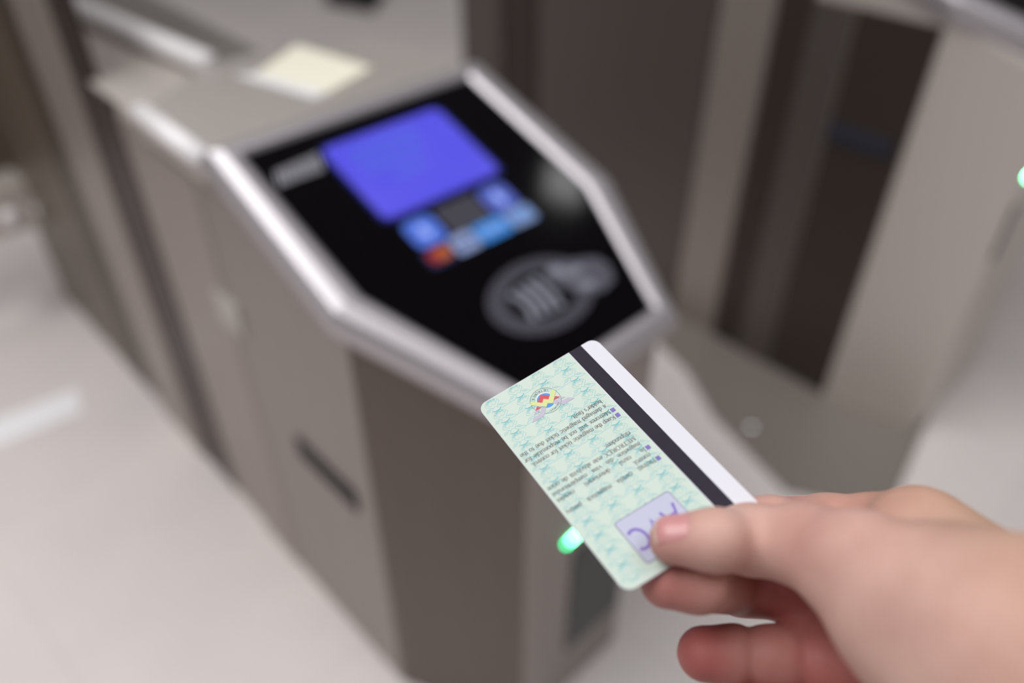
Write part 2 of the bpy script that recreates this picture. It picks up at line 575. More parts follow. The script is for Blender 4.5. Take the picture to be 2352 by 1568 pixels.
def card_pt(u, v, h=0.0):
    """card millimetres (u along the writing, v up the writing) -> camera-axes mm"""
    a, b = u / CARD_W, v / CARD_H
    p = (CC[0] * (1 - a) + CC[1] * a) * (1 - b) + (CC[3] * (1 - a) + CC[2] * a) * b
    return p + CN * h


def card_px_fix():
    pass


# homography: measured picture positions were read as a flat rectangle; the sheet itself is nearly flat
def _homog(Wp, Pp):
    A = []
    for (u, v), (x, y) in zip(Wp, Pp):
        A.append([u, v, 1, 0, 0, 0, -x * u, -x * v, -x])
        A.append([0, 0, 0, u, v, 1, -y * u, -y * v, -y])
    return np.linalg.svd(np.array(A, float))[2][-1].reshape(3, 3)


card_root_c = card_pt(27, 42.8)
card = empty('magnetic_ticket', Vector(cw(card_root_c)))
tag(card, 'pale green magnetic metro ticket with dark stripe held between thumb and fingers', 'ticket')
ROOT = np.array(cw(card_root_c))


def card_mesh(name, faces, m, h, thick=0.0, parent=card):
    """faces: list of (polygon [(u,v)], material index[, extra height])"""
    me = bpy.data.meshes.new(name)
    V, F, MI = [], [], []
    for fc in faces:
        poly, mi = fc[0], fc[1]
        hh = h + (fc[2] if len(fc) > 2 else 0.0)
        i0 = len(V)
        V += [cw(card_pt(u, v, hh)) - ROOT for u, v in poly]
        F.append(list(range(i0, i0 + len(poly))))
        MI.append(mi)
    me.from_pydata([tuple(v) for v in V], [], F)
    o = link_mesh(name, me, m, parent)
    for p, mi in zip(me.polygons, MI):
        p.material_index = mi
    me.update()
    return o


def subdiv_band(u0, u1, v0, v1, n=12):
    out = []
    for k in range(n):
        a, b = v0 + (v1 - v0) * k / n, v0 + (v1 - v0) * (k + 1) / n
        out.append(([(u0, a), (u1, a), (u1, b), (u0, b)], 0))
    return out


def round_outline(r=3.6, n=8, e=0.0):
    pts = []
    for cu, cv, a0 in ((CARD_W - r, CARD_H - r, 0), (r, CARD_H - r, 90), (r, r, 180), (CARD_W - r, r, 270)):
        for k in range(n + 1):
            a = math.radians(a0 + 90 * k / n)
            pts.append((cu + (r - e) * math.cos(a), cv + (r - e) * math.sin(a)))
    return pts


# card body: thin sheet with rounded corners, its long sides subdivided so it follows the slight warp
def dense(pts, step=3.0):
    out = []
    for i, p in enumerate(pts):
        q = pts[(i + 1) % len(pts)]
        L = math.hypot(q[0] - p[0], q[1] - p[1])
        k = max(1, int(L / step))
        for j in range(k):
            out.append((p[0] + (q[0] - p[0]) * j / k, p[1] + (q[1] - p[1]) * j / k))
    return out


M_card = mat('white_card', (226, 227, 236), 0.6, spec=0.2)
M_mint = mat('mint_print', (206, 222, 212), 0.6, spec=0.2, noise=0.02, nscale=30)
M_stripe = mat('magnetic_stripe', (50, 46, 58), 0.5, spec=0.15, noise=0.06, nscale=300)
M_edge = mat('pale_rule', (236, 226, 236), 0.4)
def span(v, e=0.0, r=3.6):
    """left and right end of the rounded outline at height v"""
    d = min(v, CARD_H - v)
    k = 0.0 if d >= r else r - math.sqrt(max(0.0, r * r - (r - d) ** 2))
    return k + e, CARD_W - k - e


def v_levels(e=0.0):
    vs = [e + (CARD_H - 2 * e) * k / 48 for k in range(49)]
    for q in (0.05, 0.2, 0.45, 0.8, 1.3, 2.0, 2.8, 3.3):
        vs += [q, CARD_H - q]
    return sorted(v for v in set(vs) if e <= v <= CARD_H - e)


TH = 0.5
bmc = bmesh.new()
rows = []
for v in v_levels():
    a, b = span(v)
    rows.append([[bmc.verts.new(cw(card_pt(a + (b - a) * k / 8, v, h)) - ROOT) for k in range(9)] for h in (0, -TH)])
for (t0, b0), (t1, b1) in zip(rows[:-1], rows[1:]):
    for k in range(8):
        bmc.faces.new((t0[k], t0[k + 1], t1[k + 1], t1[k]))
        bmc.faces.new((b0[k], b1[k], b1[k + 1], b0[k + 1]))
    for k in (0, 8):
        bmc.faces.new((t0[k], t1[k], b1[k], b0[k]))
for t, b in (rows[0], rows[-1]):
    for k in range(8):
        bmc.faces.new((t[k], b[k], b[k + 1], t[k + 1]))
new_obj('sheet', bmc, M_card, card)


def mint_faces():
    faces = []
    vs = v_levels(0.12)
    for a, b in zip(vs[:-1], vs[1:]):
        ra, rb = span(a, 0.12)[1], span(b, 0.12)[1]
        faces.append(([(12.6, a), (ra, a), (rb, b), (12.6, b)], 0))
    return faces


card_mesh('printed_field', mint_faces(), M_mint, 0.03)
tag(card_mesh('magnetic_stripe', subdiv_band(6.55, 12.3, 0.0, CARD_H, 40), M_stripe, 0.04), 'dark grey magnetic stripe')


# --- pen strokes -> ribbons
def ribbon(pts, wfun, out, mi=0):
    L, R = [], []
    n = len(pts)
    closed = n > 2 and math.hypot(pts[0][0] - pts[-1][0], pts[0][1] - pts[-1][1]) < 1e-6
    for i in range(n):
        if closed:
            p0, p1 = pts[(i - 1) % (n - 1)], pts[(i + 1) % (n - 1) if i < n - 1 else 1]
        else:
            p0, p1 = pts[max(0, i - 1)], pts[min(n - 1, i + 1)]
        dx, dy = p1[0] - p0[0], p1[1] - p0[1]
        l = math.hypot(dx, dy) or 1
        nx, ny = -dy / l, dx / l
        w = wfun(nx, ny)
        L.append((pts[i][0] + nx * w, pts[i][1] + ny * w))
        R.append((pts[i][0] - nx * w, pts[i][1] - ny * w))
    for i in range(n - 1):
        out.append(([R[i], R[i + 1], L[i + 1], L[i]], mi))


def arc(cx, cy, rx, ry, a0, a1, n=10):
    return [(cx + rx * math.cos(math.radians(a0 + (a1 - a0) * k / n)), cy + ry * math.sin(math.radians(a0 + (a1 - a0) * k / n)))
            for k in range(n + 1)]


XH = 0.46
SER = 'S'


def bowl(cx, r=0.19, a0=0, a1=360):
    return ('P', arc(cx, 0.225, r, 0.235, a0, a1, 18))


def stem(x, y0, y1):
    return ('P', [(x, y0), (x, y1)])


def line(*p):
    return ('P', list(p))


def ser(x, y, h=0.09):
    return (SER, [(x - h, y), (x + h, y)])


G = {
    'a': (.44, [('P', arc(.20, .32, .13, .14, 170, 20, 8) + [(.325, .30), (.325, .08)] + arc(.39, .07, .065, .06, 180, 300, 4)), ('P', arc(.20, .13, .14, .13, 70, 340, 12)), ('H', [(.32, .27), (.22, .25)])]),
    'b': (.50, [stem(.10, .0, .70), bowl(.27, .18), (SER, [(.02, .69), (.10, .69)])]),
    'c': (.44, [('P', arc(.24, .225, .19, .235, 35, 320, 16)), ('D', [(.36, .34)])]),
    'd': (.50, [stem(.38, .0, .70), bowl(.22, .18), (SER, [(.30, .69), (.38, .69)]), (SER, [(.38, .02), (.47, .02)])]),
    'e': (.44, [('P', arc(.23, .225, .19, .235, 5, 325, 18)), ('H', [(.05, .245), (.42, .245)])]),
    'f': (.33, [('P', [(.15, .0), (.15, .52)] + arc(.27, .52, .12, .165, 180, 40, 6)), ('H', [(.03, .44), (.29, .44)]), ser(.15, .02, .11)]),
    'g': (.50, [('P', arc(.23, .30, .15, .16, 0, 360, 14)), ('P', [(.14, .17), (.11, .09), (.20, .04), (.36, .02)] + arc(.25, -.10, .20, .11, 50, -230, 14)), ('H', [(.34, .42), (.47, .42)])]),
    'h': (.50, [stem(.10, 0, .70), ('P', arc(.25, .28, .14, .18, 150, 0, 8) + [(.39, .0)]), ser(.10, .02), ser(.39, .02), (SER, [(.02, .69), (.10, .69)])]),
    'i': (.28, [stem(.14, 0, .46), ser(.14, .02, .10), (SER, [(.05, .445), (.14, .445)]), ('D', [(.14, .62)])]),
    'î': (.28, [stem(.14, 0, .46), ser(.14, .02, .10), (SER, [(.05, .445), (.14, .445)]), ('H', [(.03, .55), (.14, .66), (.25, .55)])]),
    'k': (.50, [stem(.10, 0, .70), ('H', [(.12, .18), (.38, .44)]), ('P', [(.20, .25), (.42, .0)]), ser(.10, .02), ser(.42, .02), ser(.38, .445), (SER, [(.02, .69), (.10, .69)])]),
    'l': (.28, [stem(.14, 0, .70), ser(.14, .02, .10), (SER, [(.05, .69), (.14, .69)])]),
    'm': (.78, [stem(.10, 0, .46), ('P', arc(.245, .28, .135, .18, 150, 0, 8) + [(.38, .0)]), ('P', arc(.525, .28, .135, .18, 150, 0, 8) + [(.66, .0)]), ser(.10, .02), ser(.38, .02), ser(.66, .02), (SER, [(.02, .445), (.10, .445)])]),
    'n': (.50, [stem(.10, 0, .46), ('P', arc(.25, .28, .14, .18, 150, 0, 8) + [(.39, .0)]), ser(.10, .02), ser(.39, .02), (SER, [(.02, .445), (.10, .445)])]),
    'o': (.50, [bowl(.25, .20)]),
    'p': (.50, [stem(.10, -.21, .46), bowl(.27, .18), (SER, [(.02, .445), (.10, .445)]), ser(.10, -.20)]),
    'r': (.34, [stem(.10, 0, .46), ('P', arc(.25, .28, .14, .17, 150, 50, 6)), ('D', [(.31, .39)]), ser(.10, .02, .10), (SER, [(.02, .445), (.10, .445)])]),
    's': (.39, [('P', arc(.19, .345, .12, .115, 30, 250, 10) + arc(.19, .115, .135, .115, 70, -150, 10))]),
    't': (.29, [('P', [(.13, .58), (.13, .10)] + arc(.21, .09, .08, .08, 180, 320, 5)), ('H', [(.03, .44), (.27, .44)])]),
    'u': (.50, [('P', [(.10, .46), (.10, .16)] + arc(.235, .16, .135, .16, 180, 330, 8)), stem(.38, 0, .46), (SER, [(.02, .445), (.10, .445)]), (SER, [(.30, .445), (.38, .445)]), (SER, [(.38, .02), (.47, .02)])]),
    'v': (.50, [('P', [(.08, .46), (.26, .0)]), ('H', [(.25, .0), (.42, .46)]), ser(.09, .445), ser(.41, .445, .07)]),
    'w': (.72, [('P', [(.08, .46), (.23, .0)]), ('H', [(.22, .0), (.37, .46)]), ('P', [(.36, .46), (.51, .0)]), ('H', [(.50, .0), (.64, .46)]), ser(.09, .445), ser(.63, .445, .07)]),
    'x': (.50, [('P', [(.08, .46), (.42, .0)]), ('H', [(.08, .0), (.41, .46)]), ser(.09, .445), ser(.40, .445), ser(.09, .02), ser(.41, .02)]),
    'z': (.44, [('H', [(.04, .44), (.39, .44)]), ('P', [(.36, .44), (.06, .02)]), ('H', [(.04, .02), (.40, .02)])]),
    "'": (.22, [('P', [(.11, .68), (.08, .52)])]),
    '.': (.25, [('D', [(.10, .04)])]),
    'M': (.89, [('H', [(.14, .0), (.14, .66)]), ('P', [(.14, .66), (.43, .02)]), ('H', [(.43, .02), (.73, .66)]), stem(.74, 0, .66), ser(.14, .02), ser(.74, .02, .12), ser(.12, .645, .08), ser(.76, .645, .08)]),
    'E': (.61, [stem(.15, 0, .66), ('H', [(.05, .645), (.54, .645), (.54, .52)]), ('H', [(.15, .34), (.40, .34)]), ('H', [(.05, .015), (.57, .015), (.57, .15)])]),
    'T': (.61, [stem(.30, 0, .66), ('H', [(.04, .52), (.04, .645), (.57, .645), (.57, .52)]), ser(.30, .02, .12)]),
    'R': (.67, [stem(.15, 0, .66), ('P', [(.15, .64), (.30, .64)] + arc(.31, .49, .17, .15, 90, -90, 10) + [(.15, .34)]), ('P', [(.30, .34), (.58, .0)]), ser(.15, .02, .11), ser(.60, .02, .07), ser(.12, .645, .08)]),
    'O': (.72, [('P', arc(.36, .33, .30, .34, 0, 360, 24))]),
    'X': (.72, [('P', [(.10, .66), (.60, .0)]), ('H', [(.10, .0), (.60, .66)]), ser(.11, .645), ser(.59, .645), ser(.11, .02), ser(.60, .02)]),
    'K': (.72, [stem(.15, 0, .66), ('H', [(.16, .26), (.56, .65)]), ('P', [(.28, .38), (.62, .0)]), ser(.15, .02, .11), ser(.62, .02, .1), ser(.15, .645, .11), ser(.56, .645, .1)]),
    'P': (.56, [stem(.15, 0, .66), ('P', [(.15, .64), (.28, .64)] + arc(.30, .48, .19, .16, 90, -90, 10) + [(.15, .32)]), ser(.15, .02, .11), ser(.12, .645, .08)]),
    'I': (.33, [stem(.16, 0, .66), ser(.16, .02, .11), ser(.16, .645, .11)]),
}
G['ă'] = (.44, G['a'][1] + [('H', arc(.20, .62, .11, .09, 190, 350, 6))])
G['â'] = (.44, G['a'][1] + [('H', [(.08, .53), (.20, .64), (.32, .53)])])
G['ț'] = (.29, G['t'][1] + [('P', [(.16, -.08), (.13, -.18)])])
G['Î'] = (.33, G['I'][1] + [('H', [(.05, .74), (.16, .84), (.27, .74)])])


def glyph_faces(ch, x, y, size, out, mi=0):
    adv, parts = G[ch]
    for kind, pts in parts:
        if kind == 'D':
            cxp, cyp = pts[0]
            out.append(([(x + (cxp + .055 * math.cos(t)) * size, y + (cyp + .055 * math.sin(t)) * size)
                         for t in [2 * math.pi * k / 8 for k in range(8)]], mi))
            continue
        if kind == 'P':
            wf = lambda nx, ny: math.hypot(nx * .044, ny * .020)
        elif kind == 'H':
            wf = lambda nx, ny: .022
        else:
            wf = lambda nx, ny: .020
        tmp = []
        ribbon(pts, wf, tmp, mi)
        for poly, m_ in tmp:
            out.append(([(x + a * size, y + b * size) for a, b in poly], m_))
    return adv * size


def text_line(s, u0, u1, v, size, out, justify=True):
    words = s.split(' ')
    ww = [sum(G[c][0] for c in w) * size for w in words]
    gap = .25 * size
    if justify and len(words) > 1:
        gap = (u1 - u0 - sum(ww)) / (len(words) - 1)
    x = u0
    for w, l in zip(words, ww):
        for c in w:
            x += glyph_faces(c, x, v, size, out)
        x += gap


SZ = 2.36
tx = []
text_line("Keep the magnetic ticket for control.", 16.5, 52.0, 31.95, SZ, tx)
text_line("Metrorex will not be responsible for", 16.5, 53.0, 29.3, SZ, tx)
text_line("a damaged magnetic ticket due to the", 16.2, 53.0, 26.6, SZ, tx)
text_line("holder's fault.", 16.2, 52.4, 23.95, SZ, tx, False)
text_line("Păstrați cartela magnetică pentru", 16.5, 52.8, 53.15, SZ, tx)
text_line("control.", 16.4, 52.8, 50.6, SZ, tx, False)
text_line("În cazul deteriorării cartelei", 16.5, 52.8, 48.0, SZ, tx)
text_line("magnetice din vina cumpărătorului", 16.4, 52.8, 45.4, SZ * .97, tx)
text_line("METROREX este absolvită de orice", 16.4, 52.8, 42.7, SZ, tx)
text_line("răspundere.", 16.4, 52.8, 40.1, SZ, tx, False)
M_ink = mat('dark_grey_ink', (82, 70, 76), 0.6)
card_mesh('printed_text', tx, M_ink, 0.12)
M_purple = mat('purple_ink', (132, 112, 196), 0.55)
M_purpled = mat('dark_purple_ink', (84, 70, 140), 0.55)
bl = []
for v in (29.3, 31.95, 48.05, 53.2):
    bl.append(([(14.45, v - .06), (16.02, v - .06), (16.02, v + 1.5), (14.45, v + 1.5)], 1))
bl2 = [([(a + .09 * (1 if i in (0, 3) else -1), b + .09 * (1 if i < 2 else -1)) for i, (a, b) in enumerate(p)], 0) for p, _ in bl]
for (p1, m1), (p2, m2) in zip(bl, bl2):
    card_mesh('bullet_square', [(p1, m1), (p2, m2, 0.03)], [M_purple, M_purpled], 0.10)

# --- fare box with large letters
fb = []


def rr_uv(u0, u1, v0, v1, r):
    return rrect(u0, u1, v0, v1, r)


BX = (20.6, 42.9, 65.0, 81.6)
fb_o = rr_uv(*BX, 1.2)
fb_i = rr_uv(BX[0] + .35, BX[1] - .35, BX[2] + .35, BX[3] - .35, 1.0)
card_mesh('fare_box', [(fb_o, 0), (fb_i, 1, 0.04)], [mat('mauve_outline', (146, 142, 168), 0.5), mat('lavender_print', (196, 200, 222), 0.5, spec=0.2)], 0.10)
lt = []
wbig = lambda nx, ny: 0.5
ribbon([(a, b) for a, b in arc(39.6, 73.6, 2.9, 3.55, 52, 308, 26)], wbig, lt)                     # C
ribbon([(22.7, 69.2), (25.5, 77.4), (28.4, 69.9)], wbig, lt)                                   # A
ribbon([(23.9, 72.4), (27.3, 72.5)], wbig, lt)
ribbon([(30.0, 77.3), (32.35, 70.2), (34.7, 77.3)], wbig, lt)                                    # V
card_mesh('fare_letters', lt, M_purple, 0.18)

# --- emblem shapes (mm around the emblem centre)
YEL = [(-4.81, -2.89), (-5.46, -1.28), (-1.33, 2.52), (0.20, 1.45), (1.50, 2.52), (5.64, -1.34), (4.79, -2.9), (1.68, 0.19), (0.33, -1.04), (-1.02, 0.24)]
RED1 = [(0.25, -3.3), (-2.4, -1.0), (-1.02, 0.24), (0.33, -1.04), (1.68, 0.19), (2.82, -1.0)]
RED2 = [(-3.78, 0.4), (-5.18, 1.63), (-2.35, 1.68)]
RED3 = [(4.25, 0.36), (2.85, 1.62), (5.70, 1.64)]
TR = [(-2.22, 1.76), (-3.2, 1.86), (-4.7, 3.45), (-7.29, 3.60), (-9.2, 5.19), (-4.14, 5.21), (-1.33, 2.63)]
TRS = [(-5.2, 1.68), (-6.7, 2.90), (-4.9, 2.87), (-3.63, 1.87)]
TL = [(2.75, 1.70), (3.3, 1.85), (5.1, 3.6), (8.0, 3.6), (9.5, 5.12), (4.40, 5.19), (1.67, 2.62)]
TLS = [(5.95, 1.65), (4.04, 1.70), (5.28, 2.84), (7.2, 2.84)]
RB, RCIRC = 3.3, 5.62
EC = (32.25, 12.9)
sh = lambda P, s=1.0, c=EC: [(c[0] + a * s, c[1] + b * s) for a, b in P]
M_yel = mat('yellow_ink', (216, 222, 156), 0.5)
M_redi = mat('red_ink', (208, 84, 94), 0.5)
M_blui = mat('blue_ink', (88, 148, 218), 0.5)
M_tail = mat('pale_violet_ink', (192, 188, 206), 0.5)
M_teald = mat('dark_teal_ink', (58, 112, 110), 0.5)
M_wht = mat('white_gap', (226, 236, 236), 0.5)
em_f = []
em_f.append((arc(EC[0], EC[1], RB + .35, RB + .35, 0, 360, 40)[:-1], 5))
em_l = [(p, m_, -0.04) for p, m_ in em_f]
em_f = [(arc(EC[0], EC[1] + .05, RB, RB, 0, 360, 40)[:-1], 2)]
em_l += [(p, m_, -0.02) for p, m_ in em_f]
em_f = []
for P in (TR, TRS, TL, TLS):
    em_f.append((sh(P), 3))
for P in (RED1, RED2, RED3):
    em_f.append((sh(P), 1))
ribbon(arc(EC[0], EC[1], RCIRC, RCIRC, 0, 360, 72), lambda a, b: .05, em_f, 4)
# sans lettering round the rim
SANS = {
    'M': [[(0, 0), (0, 1), (.4, .25), (.8, 1), (.8, 0)]], 'E': [[(.6, 1), (0, 1), (0, 0), (.6, 0)], [(0, .5), (.5, .5)]],
    'T': [[(0, 1), (.7, 1)], [(.35, 1), (.35, 0)]], 'R': [[(0, 0), (0, 1), (.5, 1), (.6, .75), (.5, .5), (0, .5)], [(.3, .5), (.65, 0)]],
    'O': [arc(.4, .5, .4, .5, 0, 360, 14)], 'X': [[(0, 0), (.65, 1)], [(0, 1), (.65, 0)]],
    'B': [[(0, 0), (0, 1), (.45, 1), (.55, .75), (.45, .52), (0, .52)], [(.45, .52), (.6, .26), (.45, 0), (0, 0)]],
    'U': [[(0, 1), (0, .3), (.3, 0), (.6, .3), (.6, 1)]], 'C': [arc(.38, .5, .36, .5, 50, 310, 12)],
    'Ș': [arc(.3, .74, .26, .25, 30, 260, 8) + arc(.3, .25, .28, .25, 80, -150, 8), [(.3, -.12), (.25, -.3)]], 'I': [[(.05, 0), (.05, 1)]],
}


def rim_text(s, r, a0, a1, size, out, inward, c=EC, w=.06, mi=4, sx=1.0):
    """letters spaced from angle a0 to a1; inward: tops face the centre"""
    n = len(s)
    for k, ch in enumerate(s):
        a = math.radians(a0 + (a1 - a0) * k / (n - 1))
        px, py = c[0] + r * math.cos(a), c[1] + r * math.sin(a)
        up = (-math.cos(a), -math.sin(a)) if inward else (math.cos(a), math.sin(a))
        rt = (up[1], -up[0])
        for st in SANS[ch]:
            pts = [(px + rt[0] * (x - .35) * size * sx + up[0] * (y - .5) * size, py + rt[1] * (x - .35) * size * sx + up[1] * (y - .5) * size) for x, y in st]
            ribbon(pts, lambda a_, b_: w, out, mi)


rim_text('METROREX', 4.60, 230, 318, 1.05, em_f, True, w=.06, sx=.95)
rim_text('BUCUREȘTI', 4.72, 130, 71, .62, em_f, False, w=.045)
em_l += em_f + [(sh(YEL), 0, 0.025)]
card_mesh('emblem', em_l, [M_yel, M_redi, M_blui, M_tail, M_teald, M_wht], 0.125)

# --- pale repeated emblem pattern
wm = []
S_ = 0.535


def outline(P, c, w):
    q = sh(P, S_, c)
    ribbon(q + [q[0]], lambda a, b: w, wm, 0)


for ci, cu in enumerate((18.0, 28.3, 38.6, 48.9)):
    for k in range(-1, 15):
        cv = 3.05 + 5.93 * k + 0.12 * (ci - 2)
        if cu < 13 or cv > 84: continue
        c = (cu, cv)
        if abs(cu - EC[0]) < 4.0 and abs(cv - EC[1]) < 3.2: continue
        if 21 < cu < 42.5 and 64.5 < cv < 83: continue
        w = .07
        n0 = len(wm)
        for P in (YEL, TR, TL):
            outline(P, c, w)
        for P in (TRS, TLS):
            outline(P, c, .09)
        ribbon(arc(cu, cv, 3.0, 3.0, 200, 345, 24), lambda a, b: .035, wm, 0)
        ribbon(arc(cu, cv, 3.0, 3.0, 55, 125, 12), lambda a, b: .16, wm, 1)
        ribbon(arc(cu, cv, 1.85, 1.85, 205, 335, 16), lambda a, b: .05, wm, 0)
        ribbon([(cu, cv - 1.0), (cu, cv - 2.6)], lambda a, b: .04, wm, 0)
        rim_text('METROREX', 2.46, 230, 318, .60, wm, True, c, w=.062, mi=1)
        # keep inside the printed field
        wm[n0:] = [(p, m_) for p, m_ in wm[n0:] if all(13.0 < a < CARD_W - .3 and .3 < b < CARD_H - .3 for a, b in p)]
M_wm1 = mat('faint_teal_ink', (150, 203, 208), 0.5)
M_wm2 = mat('teal_ink', (98, 190, 197), 0.5)
card_mesh('background_pattern', wm, [M_wm1, M_wm2], 0.06)

# ------------------------------------------------------------------ the hand (implicit surface, then meshed)
def at(px, py, d):
    return np.array([(px - CX) / FPX * d, (py - CY) / FPX * d, d])


def at_card(px, py, dist):
    """point on that sight line whose signed distance from the card plane is dist (positive = viewer side)"""
    r = np.array([(px - CX) / FPX, (py - CY) / FPX, 1.0])
    t = (CN0 + dist) / float(CN @ r)
    return r * t


def chain(pts, rad):
    return [(np.array(p, float), float(r)) for p, r in zip(pts, rad)]


thumb = chain([at_card(1548, 1240, 7.2), at_card(1640, 1240, 8.8), at(1722, 1238, 238), at(1850, 1252, 228), at(1972, 1306, 214), at(2102, 1402, 203), at(2280, 1500, 186)],
              [7.2, 8.4, 9.9, 11.3, 15.2, 21.3, 24.0])
index = chain([at_card(1560, 1235, -8.2), at_card(1660, 1215, -9.0), at_card(1770, 1210, -10.2), at(1900, 1212, 264), at(2010, 1218, 254), at(2110, 1226, 244), at(2250, 1330, 222)],
              [7.0, 8.0, 9.3, 10.8, 11.4, 12.4, 15.0])
middle = chain([at_card(1530, 1336, -8.4), at_card(1600, 1338, -9.0), at(1700, 1345, 262), at(1840, 1366, 258), at(1990, 1385, 250), at(2130, 1370, 240)],
               [7.9, 8.6, 9.2, 9.8, 11.0, 12.5])
ring = chain([at(1618, 1501, 250), at(1690, 1505, 249), at(1780, 1510, 247), at(1900, 1522, 244), at(2040, 1520, 238), at(2160, 1480, 228)],
             [8.5, 8.9, 9.3, 10.0, 11.0, 12.0])
pinky = chain([at(1740, 1655, 240), at(1850, 1665, 238), at(1960, 1670, 234), at(2080, 1650, 228), at(2190, 1580, 218)],
              [7.2, 7.6, 8.2, 9.2, 11.0])
palm = [((at(1852, 1440, 250), 4.0), (at(2060, 1445, 240), 10.0)), ((at(2110, 1250, 236), 14), (at(2330, 1440, 196), 19)), ((at(2140, 1400, 234), 14), (at(2360, 1480, 192), 22)),
        ((at(2170, 1500, 226), 13), (at(2390, 1560, 186), 22)), ((at(2190, 1590, 216), 12), (at(2400, 1640, 182), 20)),
        ((at(2110, 1240, 238), 12.5), (at(2140, 1400, 232), 12.5)), ((at(2140, 1400, 232), 12.5), (at(2190, 1580, 218), 12))]
wr0, wr1 = at(2390, 1560, 180), np.array([141.0, 118.0, 138.0])
wr2, wr3 = np.array([165.0, 150.0, 90.0]), np.array([195.0, 205.0, 20.0])
arm = [((wr0, 25.5), (wr1, 27.0)), ((wr1, 27.0), (wr2, 32.0)), ((wr2, 32.0), (wr3, 38.0))]
STEP = 1.15


def build_hand():
    allp = [p for c in (thumb, index, middle, ring, pinky) for p in c] + [q for s in palm for q in s]
    lo = np.min([p - r for p, r in allp], 0) - 6
    hi = np.max([p + r for p, r in allp], 0) + 6
    hi[0] = max(hi[0], 178.0); hi[1] = max(hi[1], 165.0); lo[2] = 90.0
    nx, ny, nz = [int((hi[i] - lo[i]) / STEP) + 2 for i in range(3)]
    X = (lo[0] + STEP * np.arange(nx, dtype=np.float32))[:, None, None]
    Y = (lo[1] + STEP * np.arange(ny, dtype=np.float32))[None, :, None]
    Z = (lo[2] + STEP * np.arange(nz, dtype=np.float32))[None, None, :]
    F = sdf(X, Y, Z)
    return F, lo, (nx, ny, nz)


def cone(X, Y, Z, a, ra, b, rb):
    ba = b - a
    L = float(ba @ ba) or 1e-6
    h = ((X - a[0]) * ba[0] + (Y - a[1]) * ba[1] + (Z - a[2]) * ba[2]) / L
    h = np.clip(h, 0, 1)
    d = np.sqrt((X - a[0] - h * ba[0]) ** 2 + (Y - a[1] - h * ba[1]) ** 2 + (Z - a[2] - h * ba[2]) ** 2)
    return d - (ra + (rb - ra) * h)


def smin(a, b, k):
    h = np.clip(0.5 + 0.5 * (b - a) / k, 0, 1)
    return b + (a - b) * h - k * h * (1 - h)


def chain_sdf(X, Y, Z, ch, k=3.0):
    d = None
    for (a, ra), (b, rb) in zip(ch[:-1], ch[1:]):
        e = cone(X, Y, Z, a, ra, b, rb)
        d = e if d is None else smin(d, e, k)
    return d


def crease(X, Y, Z, d, c, ax, depth, sig, reach=16):
    ax = ax / np.linalg.norm(ax)
    t = (X - c[0]) * ax[0] + (Y - c[1]) * ax[1] + (Z - c[2]) * ax[2]
    rr = (X - c[0]) ** 2 + (Y - c[1]) ** 2 + (Z - c[2]) ** 2
    return d + depth * np.exp(-(t * t) / (2 * sig * sig)) * (rr < reach * reach)


def sdf(X, Y, Z):
    p = None
    for (a, ra), (b, rb) in palm:
        e = cone(X, Y, Z, a, ra, b, rb)
        p = e if p is None else smin(p, e, 10)
    for (a, ra), (b, rb) in arm:
        p = smin(p, cone(X, Y, Z, a, ra, b, rb), 14)
    fingers = []
    for ch in (index, middle, ring, pinky):
        f = chain_sdf(X, Y, Z, ch)
        if ch is ring:
            f = crease(X, Y, Z, f, at(1722, 1508, 248), ring[2][0] - ring[1][0], 0.9, 1.1)
            f = crease(X, Y, Z, f, at(1842, 1515, 245), ring[3][0] - ring[2][0], 1.0, 1.2)
        if ch is middle:
            f = crease(X, Y, Z, f, at(1640, 1340, 263), middle[2][0] - middle[1][0], 0.35, 1.1)
            f = crease(X, Y, Z, f, at(1770, 1355, 259), middle[3][0] - middle[2][0], 0.35, 1.2)
        fingers.append(f)
    tot = None
    for f in fingers:
        e = smin(f, p, 7)
        tot = e if tot is None else smin(tot, e, 1.2)
    t = chain_sdf(X, Y, Z, thumb, 4.0)
    return smin(tot, t, 5.0) if False else np.minimum(tot, smin(t, p, 12))


